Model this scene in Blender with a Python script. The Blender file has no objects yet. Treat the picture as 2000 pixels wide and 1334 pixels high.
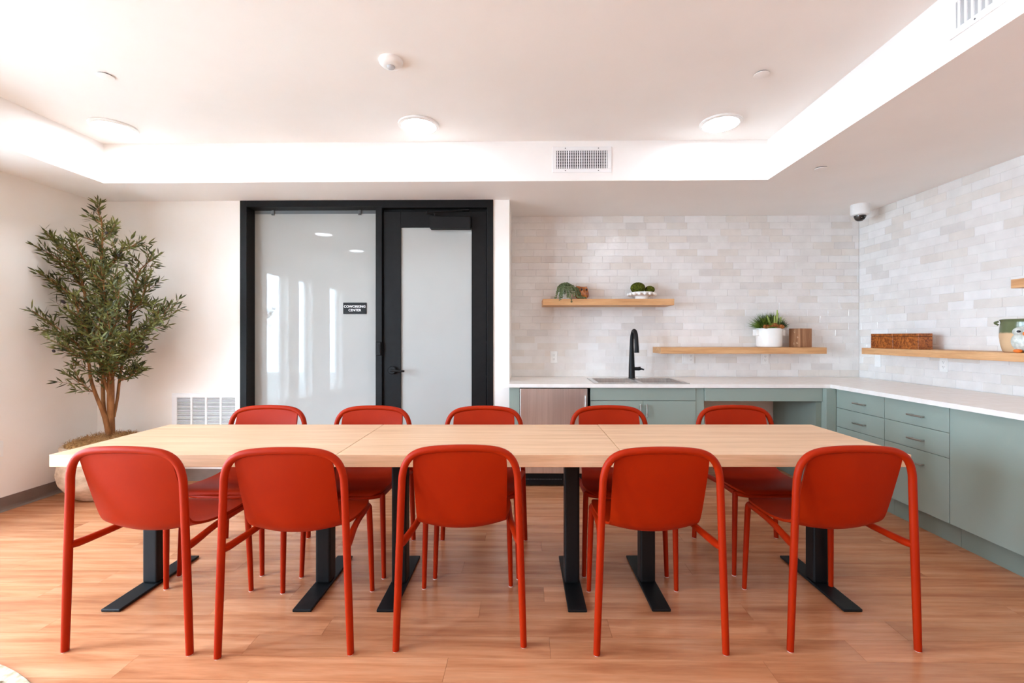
import bpy, bmesh, math, random
from mathutils import Vector, Matrix, Euler
random.seed(7)
PI = math.pi
scene = bpy.context.scene
COL = scene.collection

# ---------------------------------------------------------------- camera
cam_d = bpy.data.cameras.new('camera'); cam = bpy.data.objects.new('camera', cam_d); COL.objects.link(cam)
cam_d.sensor_width = 36.0; cam_d.lens = 16.0; cam_d.shift_x = -0.008; cam_d.shift_y = -0.0045
cam_d.clip_start = 0.02
cam.location = (0, 0, 1.254); cam.rotation_euler = (PI/2, 0, math.radians(0.838))
scene.camera = cam

# ---------------------------------------------------------------- sky, exposure
SKY = 18.0            # daylight outside the windows
LAMP = 15.0          # lens radiance of the ceiling lights
world = bpy.data.worlds.new('sky'); scene.world = world; world.use_nodes = True
bg = world.node_tree.nodes['Background']; bg.inputs[0].default_value = (0.73, 0.97, 1.22, 1); bg.inputs[1].default_value = SKY
vs = scene.view_settings
scene.display_settings.display_device = 'sRGB'
vs.view_transform = 'Standard'; vs.look = 'None'; vs.gamma = 1.0; vs.use_curve_mapping = False
vs.exposure = 1.48
try:
    cy = scene.cycles
    cy.use_denoising = True; cy.adaptive_threshold = 0.02; cy.max_bounces = 9; cy.diffuse_bounces = 7; cy.glossy_bounces = 4
    cy.transparent_max_bounces = 8; cy.sample_clamp_indirect = 0.0; cy.caustics_reflective = False; cy.caustics_refractive = False
except Exception: pass

# ---------------------------------------------------------------- helpers
def srgb(r, g, b):
    f = lambda c: (c/255/12.92) if c/255 <= 0.04045 else ((c/255+0.055)/1.055)**2.4
    return (f(r), f(g), f(b), 1)

def tag(o, label=None, cat=None, group=None, kind=None):
    if label: o['label'] = label
    if cat: o['category'] = cat
    if group: o['group'] = group
    if kind: o['kind'] = kind
    return o

def link(name, mesh, m=None, parent=None, loc=(0,0,0), rot=(0,0,0)):
    o = bpy.data.objects.new(name, mesh); COL.objects.link(o)
    o.location = loc; o.rotation_euler = rot
    if parent: o.parent = parent
    if m and not mesh.materials: mesh.materials.append(m)
    return o

def empty(name, loc=(0,0,0), rz=0):
    o = bpy.data.objects.new(name, None); COL.objects.link(o)
    o.location = loc; o.rotation_euler = (0,0,rz); o.empty_display_size = 0.05
    return o

class MB:
    def __init__(s): s.bm = bmesh.new()
    def box(s, x0, x1, y0, y1, z0, z1, bev=0.0, seg=1, mtx=None):
        if x0 > x1: x0, x1 = x1, x0
        if y0 > y1: y0, y1 = y1, y0
        r = bmesh.ops.create_cube(s.bm, size=1.0)
        vs_ = r['verts']
        for v in vs_:
            v.co = Vector(((v.co.x+.5)*(x1-x0)+x0, (v.co.y+.5)*(y1-y0)+y0, (v.co.z+.5)*(z1-z0)+z0))
        if bev > 0:
            es = list({e for v in vs_ for e in v.link_edges})
            b = bmesh.ops.bevel(s.bm, geom=es, offset=bev, segments=seg, affect='EDGES', profile=0.5)
            vs_ = list({v for f in b['faces'] for v in f.verts} | {v for v in vs_ if v.is_valid})
        if mtx is not None:
            for v in vs_: v.co = mtx @ v.co
        return s
    def tube(s, pts, rad, n=12, smooth=0, cap=True):
        pts = [Vector(p) for p in pts]
        if not hasattr(rad, '__len__'): rad = [rad]*len(pts)
        if smooth:
            np_, nr = [], []
            P = [pts[0]*2-pts[1]] + pts + [pts[-1]*2-pts[-2]]
            for i in range(1, len(P)-2):
                for k in range(smooth):
                    t = k/smooth; a, b, c, d = P[i-1], P[i], P[i+1], P[i+2]
                    np_.append(0.5*((2*b)+(c-a)*t+(2*a-5*b+4*c-d)*t*t+(3*b-a-3*c+d)*t**3))
                    nr.append(rad[i-1]*(1-t)+rad[i]*t)
            np_.append(pts[-1]); nr.append(rad[-1]); pts, rad = np_, nr
        rings, N = [], None
        for i, p in enumerate(pts):
            T = (pts[min(i+1, len(pts)-1)]-pts[max(i-1, 0)]).normalized()
            if N is None:
                N = T.orthogonal().normalized()
            else:
                N = (N-T*N.dot(T)).normalized()
            B = T.cross(N)
            rings.append([s.bm.verts.new(p+(N*math.cos(2*PI*k/n)+B*math.sin(2*PI*k/n))*rad[i]) for k in range(n)])
        for a, b in zip(rings, rings[1:]):
            for k in range(n): s.bm.faces.new((a[k], a[(k+1)%n], b[(k+1)%n], b[k]))
        if cap:
            s.bm.faces.new(list(reversed(rings[0]))); s.bm.faces.new(rings[-1])
        return s
    def lathe(s, prof, n=32, c=(0,0,0), sx=1, sy=1, ang=None):
        rings = []
        for r, z in prof:
            if r <= 1e-5: rings.append([s.bm.verts.new((c[0], c[1], c[2]+z))])
            else: rings.append([s.bm.verts.new((c[0]+sx*r*math.cos(2*PI*k/n), c[1]+sy*r*math.sin(2*PI*k/n), c[2]+z)) for k in range(n)])
        for a, b in zip(rings, rings[1:]):
            for k in range(n):
                k2 = (k+1) % n
                if len(a) == 1 and len(b) == 1: continue
                if len(a) == 1: s.bm.faces.new((a[0], b[k2], b[k]))
                elif len(b) == 1: s.bm.faces.new((a[k], a[k2], b[0]))
                else: s.bm.faces.new((a[k], a[k2], b[k2], b[k]))
        return s
    def prism(s, poly, z0, z1):
        a = [s.bm.verts.new((x, y, z0)) for x, y in poly]; b = [s.bm.verts.new((x, y, z1)) for x, y in poly]
        s.bm.faces.new(list(reversed(a))); s.bm.faces.new(b)
        for i in range(len(poly)):
            j = (i+1) % len(poly); s.bm.faces.new((a[i], a[j], b[j], b[i]))
        return s
    def sphere(s, c, r, u=12, v=8, sc=(1,1,1), mtx=None):
        q = bmesh.ops.create_uvsphere(s.bm, u_segments=u, v_segments=v, radius=r)
        for w in q['verts']:
            w.co = Vector((w.co.x*sc[0], w.co.y*sc[1], w.co.z*sc[2]))
            if mtx is not None: w.co = mtx @ w.co
            w.co += Vector(c)
        return s
    def mesh(s, name, smooth=False, angle=None):
        bmesh.ops.recalc_face_normals(s.bm, faces=s.bm.faces)
        me = bpy.data.meshes.new(name); s.bm.to_mesh(me); s.bm.free()
        if smooth:
            me.polygons.foreach_set('use_smooth', [True]*len(me.polygons))
            if angle: me.set_sharp_from_angle(angle=math.radians(angle))
        me.update(); return me
    def build(s, name, m, parent=None, smooth=False, angle=35, loc=(0,0,0), rot=(0,0,0)):
        return link(name, s.mesh(name, smooth, angle), m, parent, loc, rot)

def rawmesh(name, verts, faces, smooth=False):
    me = bpy.data.meshes.new(name); me.from_pydata(verts, [], faces); me.update()
    if smooth: me.polygons.foreach_set('use_smooth', [True]*len(me.polygons))
    return me

# ---------------------------------------------------------------- materials
def mat(name, col, rough=0.5, spec=0.5, metal=0.0, coat=0.0):
    m = bpy.data.materials.new(name); m.use_nodes = True
    p = m.node_tree.nodes['Principled BSDF']
    p.inputs['Base Color'].default_value = col; p.inputs['Roughness'].default_value = rough
    p.inputs['Specular IOR Level'].default_value = spec; p.inputs['Metallic'].default_value = metal
    p.inputs['Coat Weight'].default_value = coat
    return m
def nodes(m): return m.node_tree.nodes, m.node_tree.links, m.node_tree.nodes['Principled BSDF']
def noise_mix(m, c1, c2, scale=(5,5,5), detail=4, lo=0.35, hi=0.65, coord='Object', objrand=0.0, bump=0.0, bumpscale=None, rough_var=None, dist=0.0):
    n, l, p = nodes(m)
    if coord == 'World':
        g = n.new('ShaderNodeNewGeometry'); src = g.outputs['Position']
    else:
        g = n.new('ShaderNodeTexCoord'); src = g.outputs[coord]
    mp = n.new('ShaderNodeMapping'); mp.inputs['Scale'].default_value = scale; l.new(src, mp.inputs['Vector'])
    if objrand:
        oi = n.new('ShaderNodeObjectInfo'); mu = n.new('ShaderNodeMath'); mu.operation = 'MULTIPLY'; mu.inputs[1].default_value = 37.0
        l.new(oi.outputs['Random'], mu.inputs[0])
        cb = n.new('ShaderNodeCombineXYZ'); l.new(mu.outputs[0], cb.inputs[0]); l.new(mu.outputs[0], cb.inputs[1]); l.new(mu.outputs[0], cb.inputs[2])
        l.new(cb.outputs[0], mp.inputs['Location'])
    t = n.new('ShaderNodeTexNoise'); t.inputs['Scale'].default_value = 1.0; t.inputs['Detail'].default_value = detail; t.inputs['Distortion'].default_value = dist
    l.new(mp.outputs[0], t.inputs['Vector'])
    r = n.new('ShaderNodeValToRGB'); r.color_ramp.elements[0].position = lo; r.color_ramp.elements[1].position = hi
    r.color_ramp.elements[0].color = c1; r.color_ramp.elements[1].color = c2
    l.new(t.outputs['Fac'], r.inputs[0]); out = r.outputs[0]
    if objrand:
        hv = n.new('ShaderNodeHueSaturation'); mr = n.new('ShaderNodeMapRange'); mr.inputs[3].default_value = 1-objrand; mr.inputs[4].default_value = 1+objrand
        l.new(oi.outputs['Random'], mr.inputs[0]); l.new(mr.outputs[0], hv.inputs['Value']); l.new(out, hv.inputs['Color']); out = hv.outputs[0]
    l.new(out, p.inputs['Base Color'])
    if bump:
        tb = t
        if bumpscale:
            tb = n.new('ShaderNodeTexNoise'); tb.inputs['Scale'].default_value = bumpscale; tb.inputs['Detail'].default_value = 2; l.new(src, tb.inputs['Vector'])
        b = n.new('ShaderNodeBump'); b.inputs['Strength'].default_value = bump; b.inputs['Distance'].default_value = 0.01
        l.new(tb.outputs['Fac'], b.inputs['Height']); l.new(b.outputs[0], p.inputs['Normal'])
    return m

M = {}
M['wall'] = noise_mix(mat('wall_paint', srgb(245,239,232), 0.75, 0.25), srgb(244,238,231), srgb(246,241,235), (3,3,3), bump=0.03, bumpscale=220, coord='World')
M['ceiling'] = noise_mix(mat('ceiling_paint', srgb(244,241,238), 0.8, 0.2), srgb(243,240,237), srgb(246,243,240), (2,2,2), bump=0.02, bumpscale=200, coord='World')
M['base'] = noise_mix(mat('cove_base_rubber', srgb(128,112,102), 0.5), srgb(124,108,98), srgb(134,118,108), (8,8,8))
M['black'] = noise_mix(mat('black_powder_coat', srgb(16,16,16), 0.5, 0.2), srgb(14,14,14), srgb(18,18,18), (20,20,20))
M['blackmatte'] = noise_mix(mat('black_matte_steel', srgb(13,13,14), 0.5, 0.25), srgb(10,10,11), srgb(16,16,17), (6,6,6))
M['film'] = noise_mix(mat('white_filmed_glass', srgb(174,175,171), 0.015, 0.2), srgb(172,173,169), srgb(176,177,173), (1.5,1.5,1.5))
nodes(M['film'])[2].inputs['Coat Roughness'].default_value = 0.01
M['greybar'] = noise_mix(mat('grey_glass_top_strip', srgb(110,114,116), 0.3), srgb(106,110,112), srgb(114,118,120), (4,4,4))
M['white'] = noise_mix(mat('white_plastic', srgb(240,240,238), 0.4), srgb(238,238,236), srgb(243,243,241), (9,9,9))
M['whitemetal'] = noise_mix(mat('white_enamelled_metal', srgb(240,240,240), 0.38), srgb(238,238,238), srgb(243,243,243), (9,9,9))
M['void'] = noise_mix(mat('dark_duct', srgb(88,88,90), 0.7), srgb(82,82,84), srgb(96,96,98), (9,9,9))
M['lit_void'] = noise_mix(mat('lit_duct_backing', srgb(168,168,168), .6), srgb(160,160,160), srgb(176,176,176), (9,9,9))  # paler copy of the duct colour, with light on the grille painted in
M['sage'] = noise_mix(mat('sage_cabinet_laminate', srgb(147,161,151), 0.42, 0.4), srgb(145,159,149), srgb(149,163,153), (1.5,1.5,1.5))
M['sageint'] = noise_mix(mat('sage_cabinet_carcass', srgb(130,142,131), 0.5, 0.4), srgb(127,139,128), srgb(133,145,134), (1.5,1.5,1.5))
M['quartz'] = noise_mix(mat('white_quartz_worktop', srgb(238,232,226), 0.25, 0.5), srgb(236,229,222), srgb(241,236,231), (14,14,14))
M['nickel'] = noise_mix(mat('brushed_nickel', srgb(190,186,180), 0.35, 0.5, 1.0), srgb(184,180,174), srgb(196,192,186), (40,4,4))
def steel(name, sc):
    m = mat(name, srgb(226,218,210), 0.36, 0.5, 1.0)
    return noise_mix(m, srgb(220,212,204), srgb(232,224,217), sc, bump=0.35, bumpscale=4.5)
M['steel'] = steel('brushed_stainless_steel', (90,90,2))
M['sinksteel'] = noise_mix(mat('satin_sink_steel', srgb(205,200,196), 0.3, 0.5, 1.0), srgb(198,193,189), srgb(210,206,202), (60,3,3))
M['orange'] = noise_mix(mat('orange_polypropylene', srgb(153,32,0), 0.5, 0.12), srgb(150,30,0), srgb(156,35,0), (4,4,4), bump=0.015, bumpscale=500)
M['glide'] = noise_mix(mat('pale_glide_plastic', srgb(225,205,195), 0.5), srgb(220,200,190), srgb(230,210,200), (9,9,9))
M['grout'] = noise_mix(mat('pale_grout', srgb(236,233,230), 0.85, 0.2), srgb(234,231,228), srgb(238,235,232), (30,30,30), coord='World')

def wood(name, c1, c2, c3, scale, rough=0.5, coord='Object', objrand=0.0, lo=.3, hi=.7, spec=.4):
    m = mat(name, c1, rough, spec); n, l, p = nodes(m)
    if coord == 'World': src = n.new('ShaderNodeNewGeometry').outputs['Position']
    else: src = n.new('ShaderNodeTexCoord').outputs[coord]
    mp = n.new('ShaderNodeMapping'); mp.inputs['Scale'].default_value = scale; l.new(src, mp.inputs['Vector'])
    oi = n.new('ShaderNodeObjectInfo'); mu = n.new('ShaderNodeMath'); mu.operation = 'MULTIPLY'; mu.inputs[1].default_value = 53.0
    l.new(oi.outputs['Random'], mu.inputs[0]); cb = n.new('ShaderNodeCombineXYZ')
    for i in range(3): l.new(mu.outputs[0], cb.inputs[i])
    l.new(cb.outputs[0], mp.inputs['Location'])
    t = n.new('ShaderNodeTexNoise'); t.inputs['Scale'].default_value = 1; t.inputs['Detail'].default_value = 6; t.inputs['Roughness'].default_value = .62; t.inputs['Distortion'].default_value = .35
    l.new(mp.outputs[0], t.inputs['Vector'])
    r = n.new('ShaderNodeValToRGB'); r.color_ramp.elements[0].position = lo; r.color_ramp.elements[1].position = hi
    r.color_ramp.elements[0].color = c1; r.color_ramp.elements[1].color = c3
    e = r.color_ramp.elements.new((lo+hi)/2); e.color = c2
    l.new(t.outputs['Fac'], r.inputs[0])
    # fine pores
    mp2 = n.new('ShaderNodeMapping'); mp2.inputs['Scale'].default_value = tuple(v*7 for v in scale); l.new(src, mp2.inputs['Vector']); l.new(cb.outputs[0], mp2.inputs['Location'])
    t2 = n.new('ShaderNodeTexNoise'); t2.inputs['Scale'].default_value = 1; t2.inputs['Detail'].default_value = 3; l.new(mp2.outputs[0], t2.inputs['Vector'])
    mr2 = n.new('ShaderNodeMapRange'); mr2.inputs[1].default_value = .3; mr2.inputs[2].default_value = .7; mr2.inputs[3].default_value = .93; mr2.inputs[4].default_value = 1.05
    l.new(t2.outputs['Fac'], mr2.inputs[0])
    hv = n.new('ShaderNodeHueSaturation'); l.new(r.outputs[0], hv.inputs['Color'])
    val = mr2.outputs[0]
    if objrand:
        mr = n.new('ShaderNodeMapRange'); mr.inputs[3].default_value = 1-objrand; mr.inputs[4].default_value = 1+objrand; l.new(oi.outputs['Random'], mr.inputs[0])
        mm = n.new('ShaderNodeMath'); mm.operation = 'MULTIPLY'; l.new(mr.outputs[0], mm.inputs[0]); l.new(val, mm.inputs[1]); val = mm.outputs[0]
    l.new(val, hv.inputs['Value']); l.new(hv.outputs[0], p.inputs['Base Color'])
    b = n.new('ShaderNodeBump'); b.inputs['Strength'].default_value = .06; b.inputs['Distance'].default_value = .004
    l.new(t2.outputs['Fac'], b.inputs['Height']); l.new(b.outputs[0], p.inputs['Normal'])
    return m
M['floor'] = wood('vinyl_plank_wood', srgb(164,99,63), srgb(193,128,88), srgb(209,149,109), (1.3,17,17), 0.27, 'World', 0.09, spec=.6)
M['subfloor'] = noise_mix(mat('plank_joint', srgb(96,60,42), 0.8), srgb(92,56,40), srgb(100,64,45), (9,9,9))
M['table'] = wood('light_oak_laminate', srgb(203,160,122), srgb(218,177,140), srgb(227,191,157), (1.2,26,26), 0.42)
M['shelfwood'] = wood('oak_shelf', srgb(186,132,84), srgb(206,154,104), srgb(220,172,124), (2.5,30,30), 0.5)
M['shelfwood_r'] = wood('oak_shelf_lengthwise', srgb(190,138,92), srgb(210,160,112), srgb(222,176,130), (30,2.5,30), 0.5)
M['blockwood'] = wood('aged_wood_block', srgb(132,88,58), srgb(160,112,78), srgb(182,136,100), (40,40,3), 0.6)
M['burl'] = noise_mix(mat('amber_burl_veneer', srgb(150,78,26), 0.35, 0.5), srgb(112,52,14), srgb(182,104,42), (38,38,38), detail=6, lo=.38, hi=.62, dist=1.4)
M['burledge'] = noise_mix(mat('burl_lid_seam', srgb(70,36,16), 0.5), srgb(64,32,14), srgb(78,40,18), (20,20,20))

# ---------------------------------------------------------------- room dimensions (metres)
XL, XR = -3.765, 3.235          # side walls
YB, YT, YR = 3.935, 4.48, -4.6  # door wall, tiled niche wall, rear wall
XN = -0.151                     # left side of the niche
ZS, ZC = 2.44, 2.743            # soffit and tray ceiling
TX0, TX1, TY0, TY1 = -3.265, 1.818, -2.67, 3.465

# ---------------------------------------------------------------- floor of single planks
PW, PL = 0.127, 1.22
floor_o = MB().box(XL-.1, XR+.1, YR-.1, YT+.1, -0.12, -0.006).build('floor', M['subfloor']); tag(floor_o, kind='structure')
def plank_mesh(w, l): return MB().box(0.0005, l-0.0005, 0.0005, w-0.0005, -0.006, 0.0).mesh('plank')
full_plank = plank_mesh(PW, PL); full_plank.materials.append(M['floor'])
fixed = {0: 0.093, 1: 0.356, 2: -0.216, -1: -0.307}
rest = MB(); prow = random.Random(3)
k = -56
while 1.775+k*PW < YT:
    y0 = 1.775+k*PW; y1 = min(y0+PW, YT)
    x = fixed.get(k, prow.uniform(-0.6, 0.6))
    while x > XL: x -= PL
    while x < XR:
        a, b = max(x, XL), min(x+PL, XR)
        if b-a > 0.01 and y1 > YR:
            ya = max(y0, YR)
            if y0 > 1.2:
                if b-a > PL-1e-4 and y1-ya > PW-1e-4: link('plank', full_plank, None, floor_o, (a, ya, 0))
                else: link('plank', plank_mesh(y1-ya, b-a), M['floor'], floor_o, (a, ya, 0))
            else: rest.box(a+.0006, b-.0006, ya+.0006, y1-.0006, -.006, 0)
        x += PL
    k += 1
tag(rest.build('plank_field', M['floor'], floor_o), kind='stuff')

# ---------------------------------------------------------------- ceiling with tray
c = MB()
c.box(TX0-.02, TX1+.02, TY0-.02, TY1+.02, ZC, ZC+.1)
c.box(XL-.1, TX0, YR-.1, YT+.2, ZS, ZC+.1); c.box(TX1, XR+.1, YR-.1, YT+.2, ZS, ZC+.1)
c.box(TX0, TX1, TY1, YT+.2, ZS, ZC+.1); c.box(TX0, TX1, YR-.1, TY0, ZS, ZC+.1)
tag(c.build('ceiling', M['ceiling']), kind='structure')

# ---------------------------------------------------------------- walls
WINS = [(2.42, 2.70), (0.95, 1.55), (0.15, 0.62), (-1.15, -0.55)]   # tall windows of the left wall (behind the view)
WZ0, WZ1 = 0.24, 2.24
w = MB(); T = 0.16
w.box(XL-T, XL, YR-.1, YT+.2, 0, WZ0); w.box(XL-T, XL, YR-.1, YT+.2, WZ1, ZS)
ys = [YR-.1] + [v for a in sorted(WINS) for v in a] + [YT+.2]
for i in range(0, len(ys), 2): w.box(XL-T, XL, ys[i], ys[i+1], WZ0, WZ1)
wall_left = tag(w.build('wall_left', M['wall']), kind='structure')
FX0, FX1 = -2.497, -0.291       # storefront opening
w = MB(); w.box(XL, FX0, YB, YB+.15, 0, ZS); w.box(FX1, XN, YB, YT+.12, 0, ZS)
tag(w.build('wall_back', M['wall']), kind='structure')
wall_niche = tag(MB().box(XN, XR, YT+.0030, YT+.12, 0, ZS).build('wall_niche', M['grout']), kind='structure')
wall_right = tag(MB().box(XR+.0030, XR+.12, YR-.1, YT+.12, 0, ZS).build('wall_right', M['grout']), kind='structure')
tag(MB().box(XL, XR, YR-.12, YR, 0, ZS).build('wall_rear', M['wall']), kind='structure')
# painted wall inside the knee space
tag(MB().box(1.40, 2.45, YT-.004, YT+.0025, 0, .83).build('trim_1', M['wall']), kind='structure')

# cove base
def cove(name, pts, nx, ny):
    m = MB()
    (x0, y0), (x1, y1) = pts
    ln = math.hypot(x1-x0, y1-y0); d = Vector(((x1-x0)/ln, (y1-y0)/ln, 0)); nn = Vector((nx, ny, 0))
    prof = [(0, .102), (.003, .102), (.005, .03), (.009, .012), (.018, .001), (.018, 0), (0, 0)]
    a = [m.bm.verts.new(Vector((x0, y0, 0))+nn*p+Vector((0,0,z))) for p, z in prof]
    b = [m.bm.verts.new(Vector((x1, y1, 0))+nn*p+Vector((0,0,z))) for p, z in prof]
    m.bm.faces.new(a); m.bm.faces.new(b)
    for i in range(len(prof)):
        j = (i+1) % len(prof); m.bm.faces.new((a[i], a[j], b[j], b[i]))
    return tag(m.build(name, M['base']), kind='structure')
cove('baseboard_left', ((XL, YR), (XL, YB)), 1, 0)
cove('baseboard_back', ((XL+.02, YB), (FX0, YB)), 0, -1)

# outside ground and window frames on the left wall
tag(MB().box(XL-9, XL-T-.01, YR-4, YT+4, -.3, -.05).build('ground_outside', noise_mix(mat('pale_concrete', srgb(150,150,144), .9), srgb(144,144,138), srgb(156,156,150), (2,2,2))), kind='structure')
def thin_glass(name):
    m = bpy.data.materials.new(name); m.use_nodes = True; n, l = m.node_tree.nodes, m.node_tree.links
    n.remove(n['Principled BSDF']); out = n['Material Output']
    tr = n.new('ShaderNodeBsdfTransparent'); gl = n.new('ShaderNodeBsdfGlossy'); gl.inputs['Roughness'].default_value = .0
    lw = n.new('ShaderNodeLayerWeight'); pw = n.new('ShaderNodeMath'); pw.operation = 'POWER'; pw.inputs[1].default_value = 5; l.new(lw.outputs['Facing'], pw.inputs[0])
    fr = n.new('ShaderNodeMath'); fr.operation = 'MULTIPLY_ADD'; fr.inputs[1].default_value = .8; fr.inputs[2].default_value = .03; l.new(pw.outputs[0], fr.inputs[0]); mx = n.new('ShaderNodeMixShader')
    l.new(fr.outputs[0], mx.inputs[0]); l.new(tr.outputs[0], mx.inputs[1]); l.new(gl.outputs[0], mx.inputs[2]); l.new(mx.outputs[0], out.inputs[0])
    return m
M['clear'] = thin_glass('clear_window_glass')
for i, (a, b) in enumerate(WINS):
    wn = tag(empty('window_%d' % (i+2), (XL-.12, (a+b)/2, WZ0)), kind='structure')
    h = WZ1-WZ0; hw = (b-a)/2
    MB().box(-.02, .02, -hw, -hw+.035, 0, h).box(-.02, .02, hw-.035, hw, 0, h).box(-.02, .02, -hw, hw, 0, .035).box(-.02, .02, -hw, hw, h-.035, h).build('window_frame', M['whitemetal'], wn)
    MB().box(-.003, .003, -hw+.03, hw-.03, .03, h-.03).build('pane', M['clear'], wn)
    pl = bpy.data.lights.new('daylight_portal', 'AREA'); pl.shape = 'RECTANGLE'; pl.size = h; pl.size_y = b-a; pl.energy = 1
    pl.cycles.is_portal = True
    po = bpy.data.objects.new('daylight_portal', pl); COL.objects.link(po); po.location = (XL-.17, (a+b)/2, (WZ0+WZ1)/2); po.rotation_euler = (0, -PI/2, 0)

# ---------------------------------------------------------------- handmade wall tiles
TW, TH, TP = 0.1985, 0.0640, 0.0656
tints = [(230,226,222), (233,230,227), (226,220,213), (235,233,230), (230,224,217), (222,218,214), (232,229,225), (237,235,233)]
tw_ = [5, 6, 3, 5, 3, 1.6, 6, 4]
def tile_mat(i, t):
    m = mat('glazed_tile_%s' % 'abcdefgh'[i], srgb(*t), 0.06, 0.5); n, l, p = nodes(m)
    g = n.new('ShaderNodeNewGeometry'); tx = n.new('ShaderNodeTexNoise'); tx.inputs['Scale'].default_value = 30; tx.inputs['Detail'].default_value = 2
    l.new(g.outputs['Position'], tx.inputs['Vector'])
    b = n.new('ShaderNodeBump'); b.inputs['Strength'].default_value = .2; b.inputs['Distance'].default_value = .012
    l.new(tx.outputs['Fac'], b.inputs['Height']); l.new(b.outputs[0], p.inputs['Normal'])
    t2 = n.new('ShaderNodeTexNoise'); t2.inputs['Scale'].default_value = 9; t2.inputs['Detail'].default_value = 3; l.new(g.outputs['Position'], t2.inputs['Vector'])
    r = n.new('ShaderNodeValToRGB'); r.color_ramp.elements[0].position = .35; r.color_ramp.elements[1].position = .65
    r.color_ramp.elements[0].color = srgb(*[max(0, v-4) for v in t]); r.color_ramp.elements[1].color = srgb(*[min(255, v+3) for v in t])
    l.new(t2.outputs['Fac'], r.inputs[0]); l.new(r.outputs[0], p.inputs['Base Color'])
    return m
TM = [tile_mat(i, t) for i, t in enumerate(tints)]
trnd = random.Random(11)
def tile_mesh(wd, ht, mi):   # face towards -Y, x along the wall
    me = MB().box(0, wd, 0, .010, 0, ht, .0016).mesh('tile'); me.materials.append(TM[mi]); return me
tile_full = [tile_mesh(TW, TH, i) for i in range(len(TM))]
def tile_wall(parent, length, place, visible):
    rest_boxes = [MB() for _ in TM]; nobj = 0
    row = 0; z = 0.8665
    while z < ZS-.008:
        ht = min(TH, ZS-z-.0005)
        x = -((row*0.37+trnd.choice((0, 0, .5))*.5) % 1)*(TW+.0016)
        while x < length:
            a, b = max(x, 0.0008), min(x+TW, length-.0008)
            if b-a > .006:
                mi = trnd.choices(range(len(TM)), tw_)[0]
                if visible(a, z):
                    full = (b-a > TW-1e-5 and ht > TH-1e-5)
                    me = tile_full[mi] if full else tile_mesh(b-a, ht, mi)
                    loc, rz = place(a, z)
                    link('tile', me, None, parent, loc, (trnd.uniform(-.012, .012), trnd.uniform(-.001, .001), rz+trnd.uniform(-.005, .005)))
                    nobj += 1
                else:
                    loc, rz = place(a, z); mt = Matrix.Translation(loc) @ Matrix.Rotation(rz, 4, 'Z')
                    rest_boxes[mi].box(0, b-a, 0, .010, 0, ht, 0, 1, mt)
            x += TW+.0016
        row += 1; z += TP
    # the remaining tiles as one part with several tints
    bm = bmesh.new(); me = bpy.data.meshes.new('tile_field')
    for i, r in enumerate(rest_boxes):
        tmp = bpy.data.meshes.new('t'); r.bm.to_mesh(tmp); r.bm.free(); n0 = len(bm.faces)
        bm.from_mesh(tmp); bm.faces.ensure_lookup_table()
        for f in bm.faces[n0:]: f.material_index = i
        bpy.data.meshes.remove(tmp)
    bmesh.ops.recalc_face_normals(bm, faces=bm.faces); bm.to_mesh(me); bm.free()
    for m in TM: me.materials.append(m)
    tag(link('tile_field', me, None, parent), kind='stuff')
    return nobj
tile_wall(wall_niche, XR-XN, lambda a, z: ((XN+a, YT, z), 0), lambda a, z: z > 1.24)
tile_wall(wall_right, YT-0.6, lambda a, z: ((XR, YT-a, z), -PI/2), lambda a, z: a < 1.78)

# ---------------------------------------------------------------- storefront: fixed window and door
win = tag(empty('window_1', ((FX0-1.255)/2, YB, 0)), kind='structure'); wx = win.location.x
def W(mb, name, m, parent, root=win, **kw):   # mb in world coordinates, re-based on the root
    me = mb.mesh(name, **kw); me.transform(Matrix.Translation(-root.location)); return link(name, me, m, parent)
def sub(mb, name, m, parent, root, **kw):     # sub-part whose parent sits at the root's origin
    return W(mb, name, m, parent, root, **kw)
fy0, fy1 = YB-.012, YB+.135
W(MB().box(FX0, -2.438, fy0, fy1, 0, ZS, .002), 'jamb', M['black'], win)
W(MB().box(-2.438, -1.255, fy0, fy1, 2.384, ZS, .002), 'head', M['black'], win)
W(MB().box(-1.310, -1.255, fy0, fy1, 0, 2.384, .002), 'mullion', M['black'], win)
W(MB().box(-2.438, -1.310, fy0+.01, fy1, 0, .12, .002), 'bottom_rail', M['black'], win)
W(MB().box(-2.438, -1.310, 4.045, 4.057, .12, 2.353), 'glass_pane', M['film'], win)
W(MB().box(-2.438, -1.310, 4.043, 4.059, 2.353, 2.384), 'top_strip', M['greybar'], win)
for x in (-2.27, -1.49):
    W(MB().box(x-.013, x+.013, 4.030, 4.043, 2.352, 2.384, .003).box(x-.011, x-.004, 4.028, 4.043, 2.341, 2.353, .001).box(x+.004, x+.011, 4.028, 4.043, 2.341, 2.353, .001), 'shade_clip', M['greybar'], win)
W(MB().box(-1.304, -1.259, fy0-.022, fy0, 1.095, 1.21, .004).box(-1.292, -1.272, fy0-.026, fy0-.02, 1.115, 1.19, .002), 'strike_box', M['blackmatte'], win)

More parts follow.
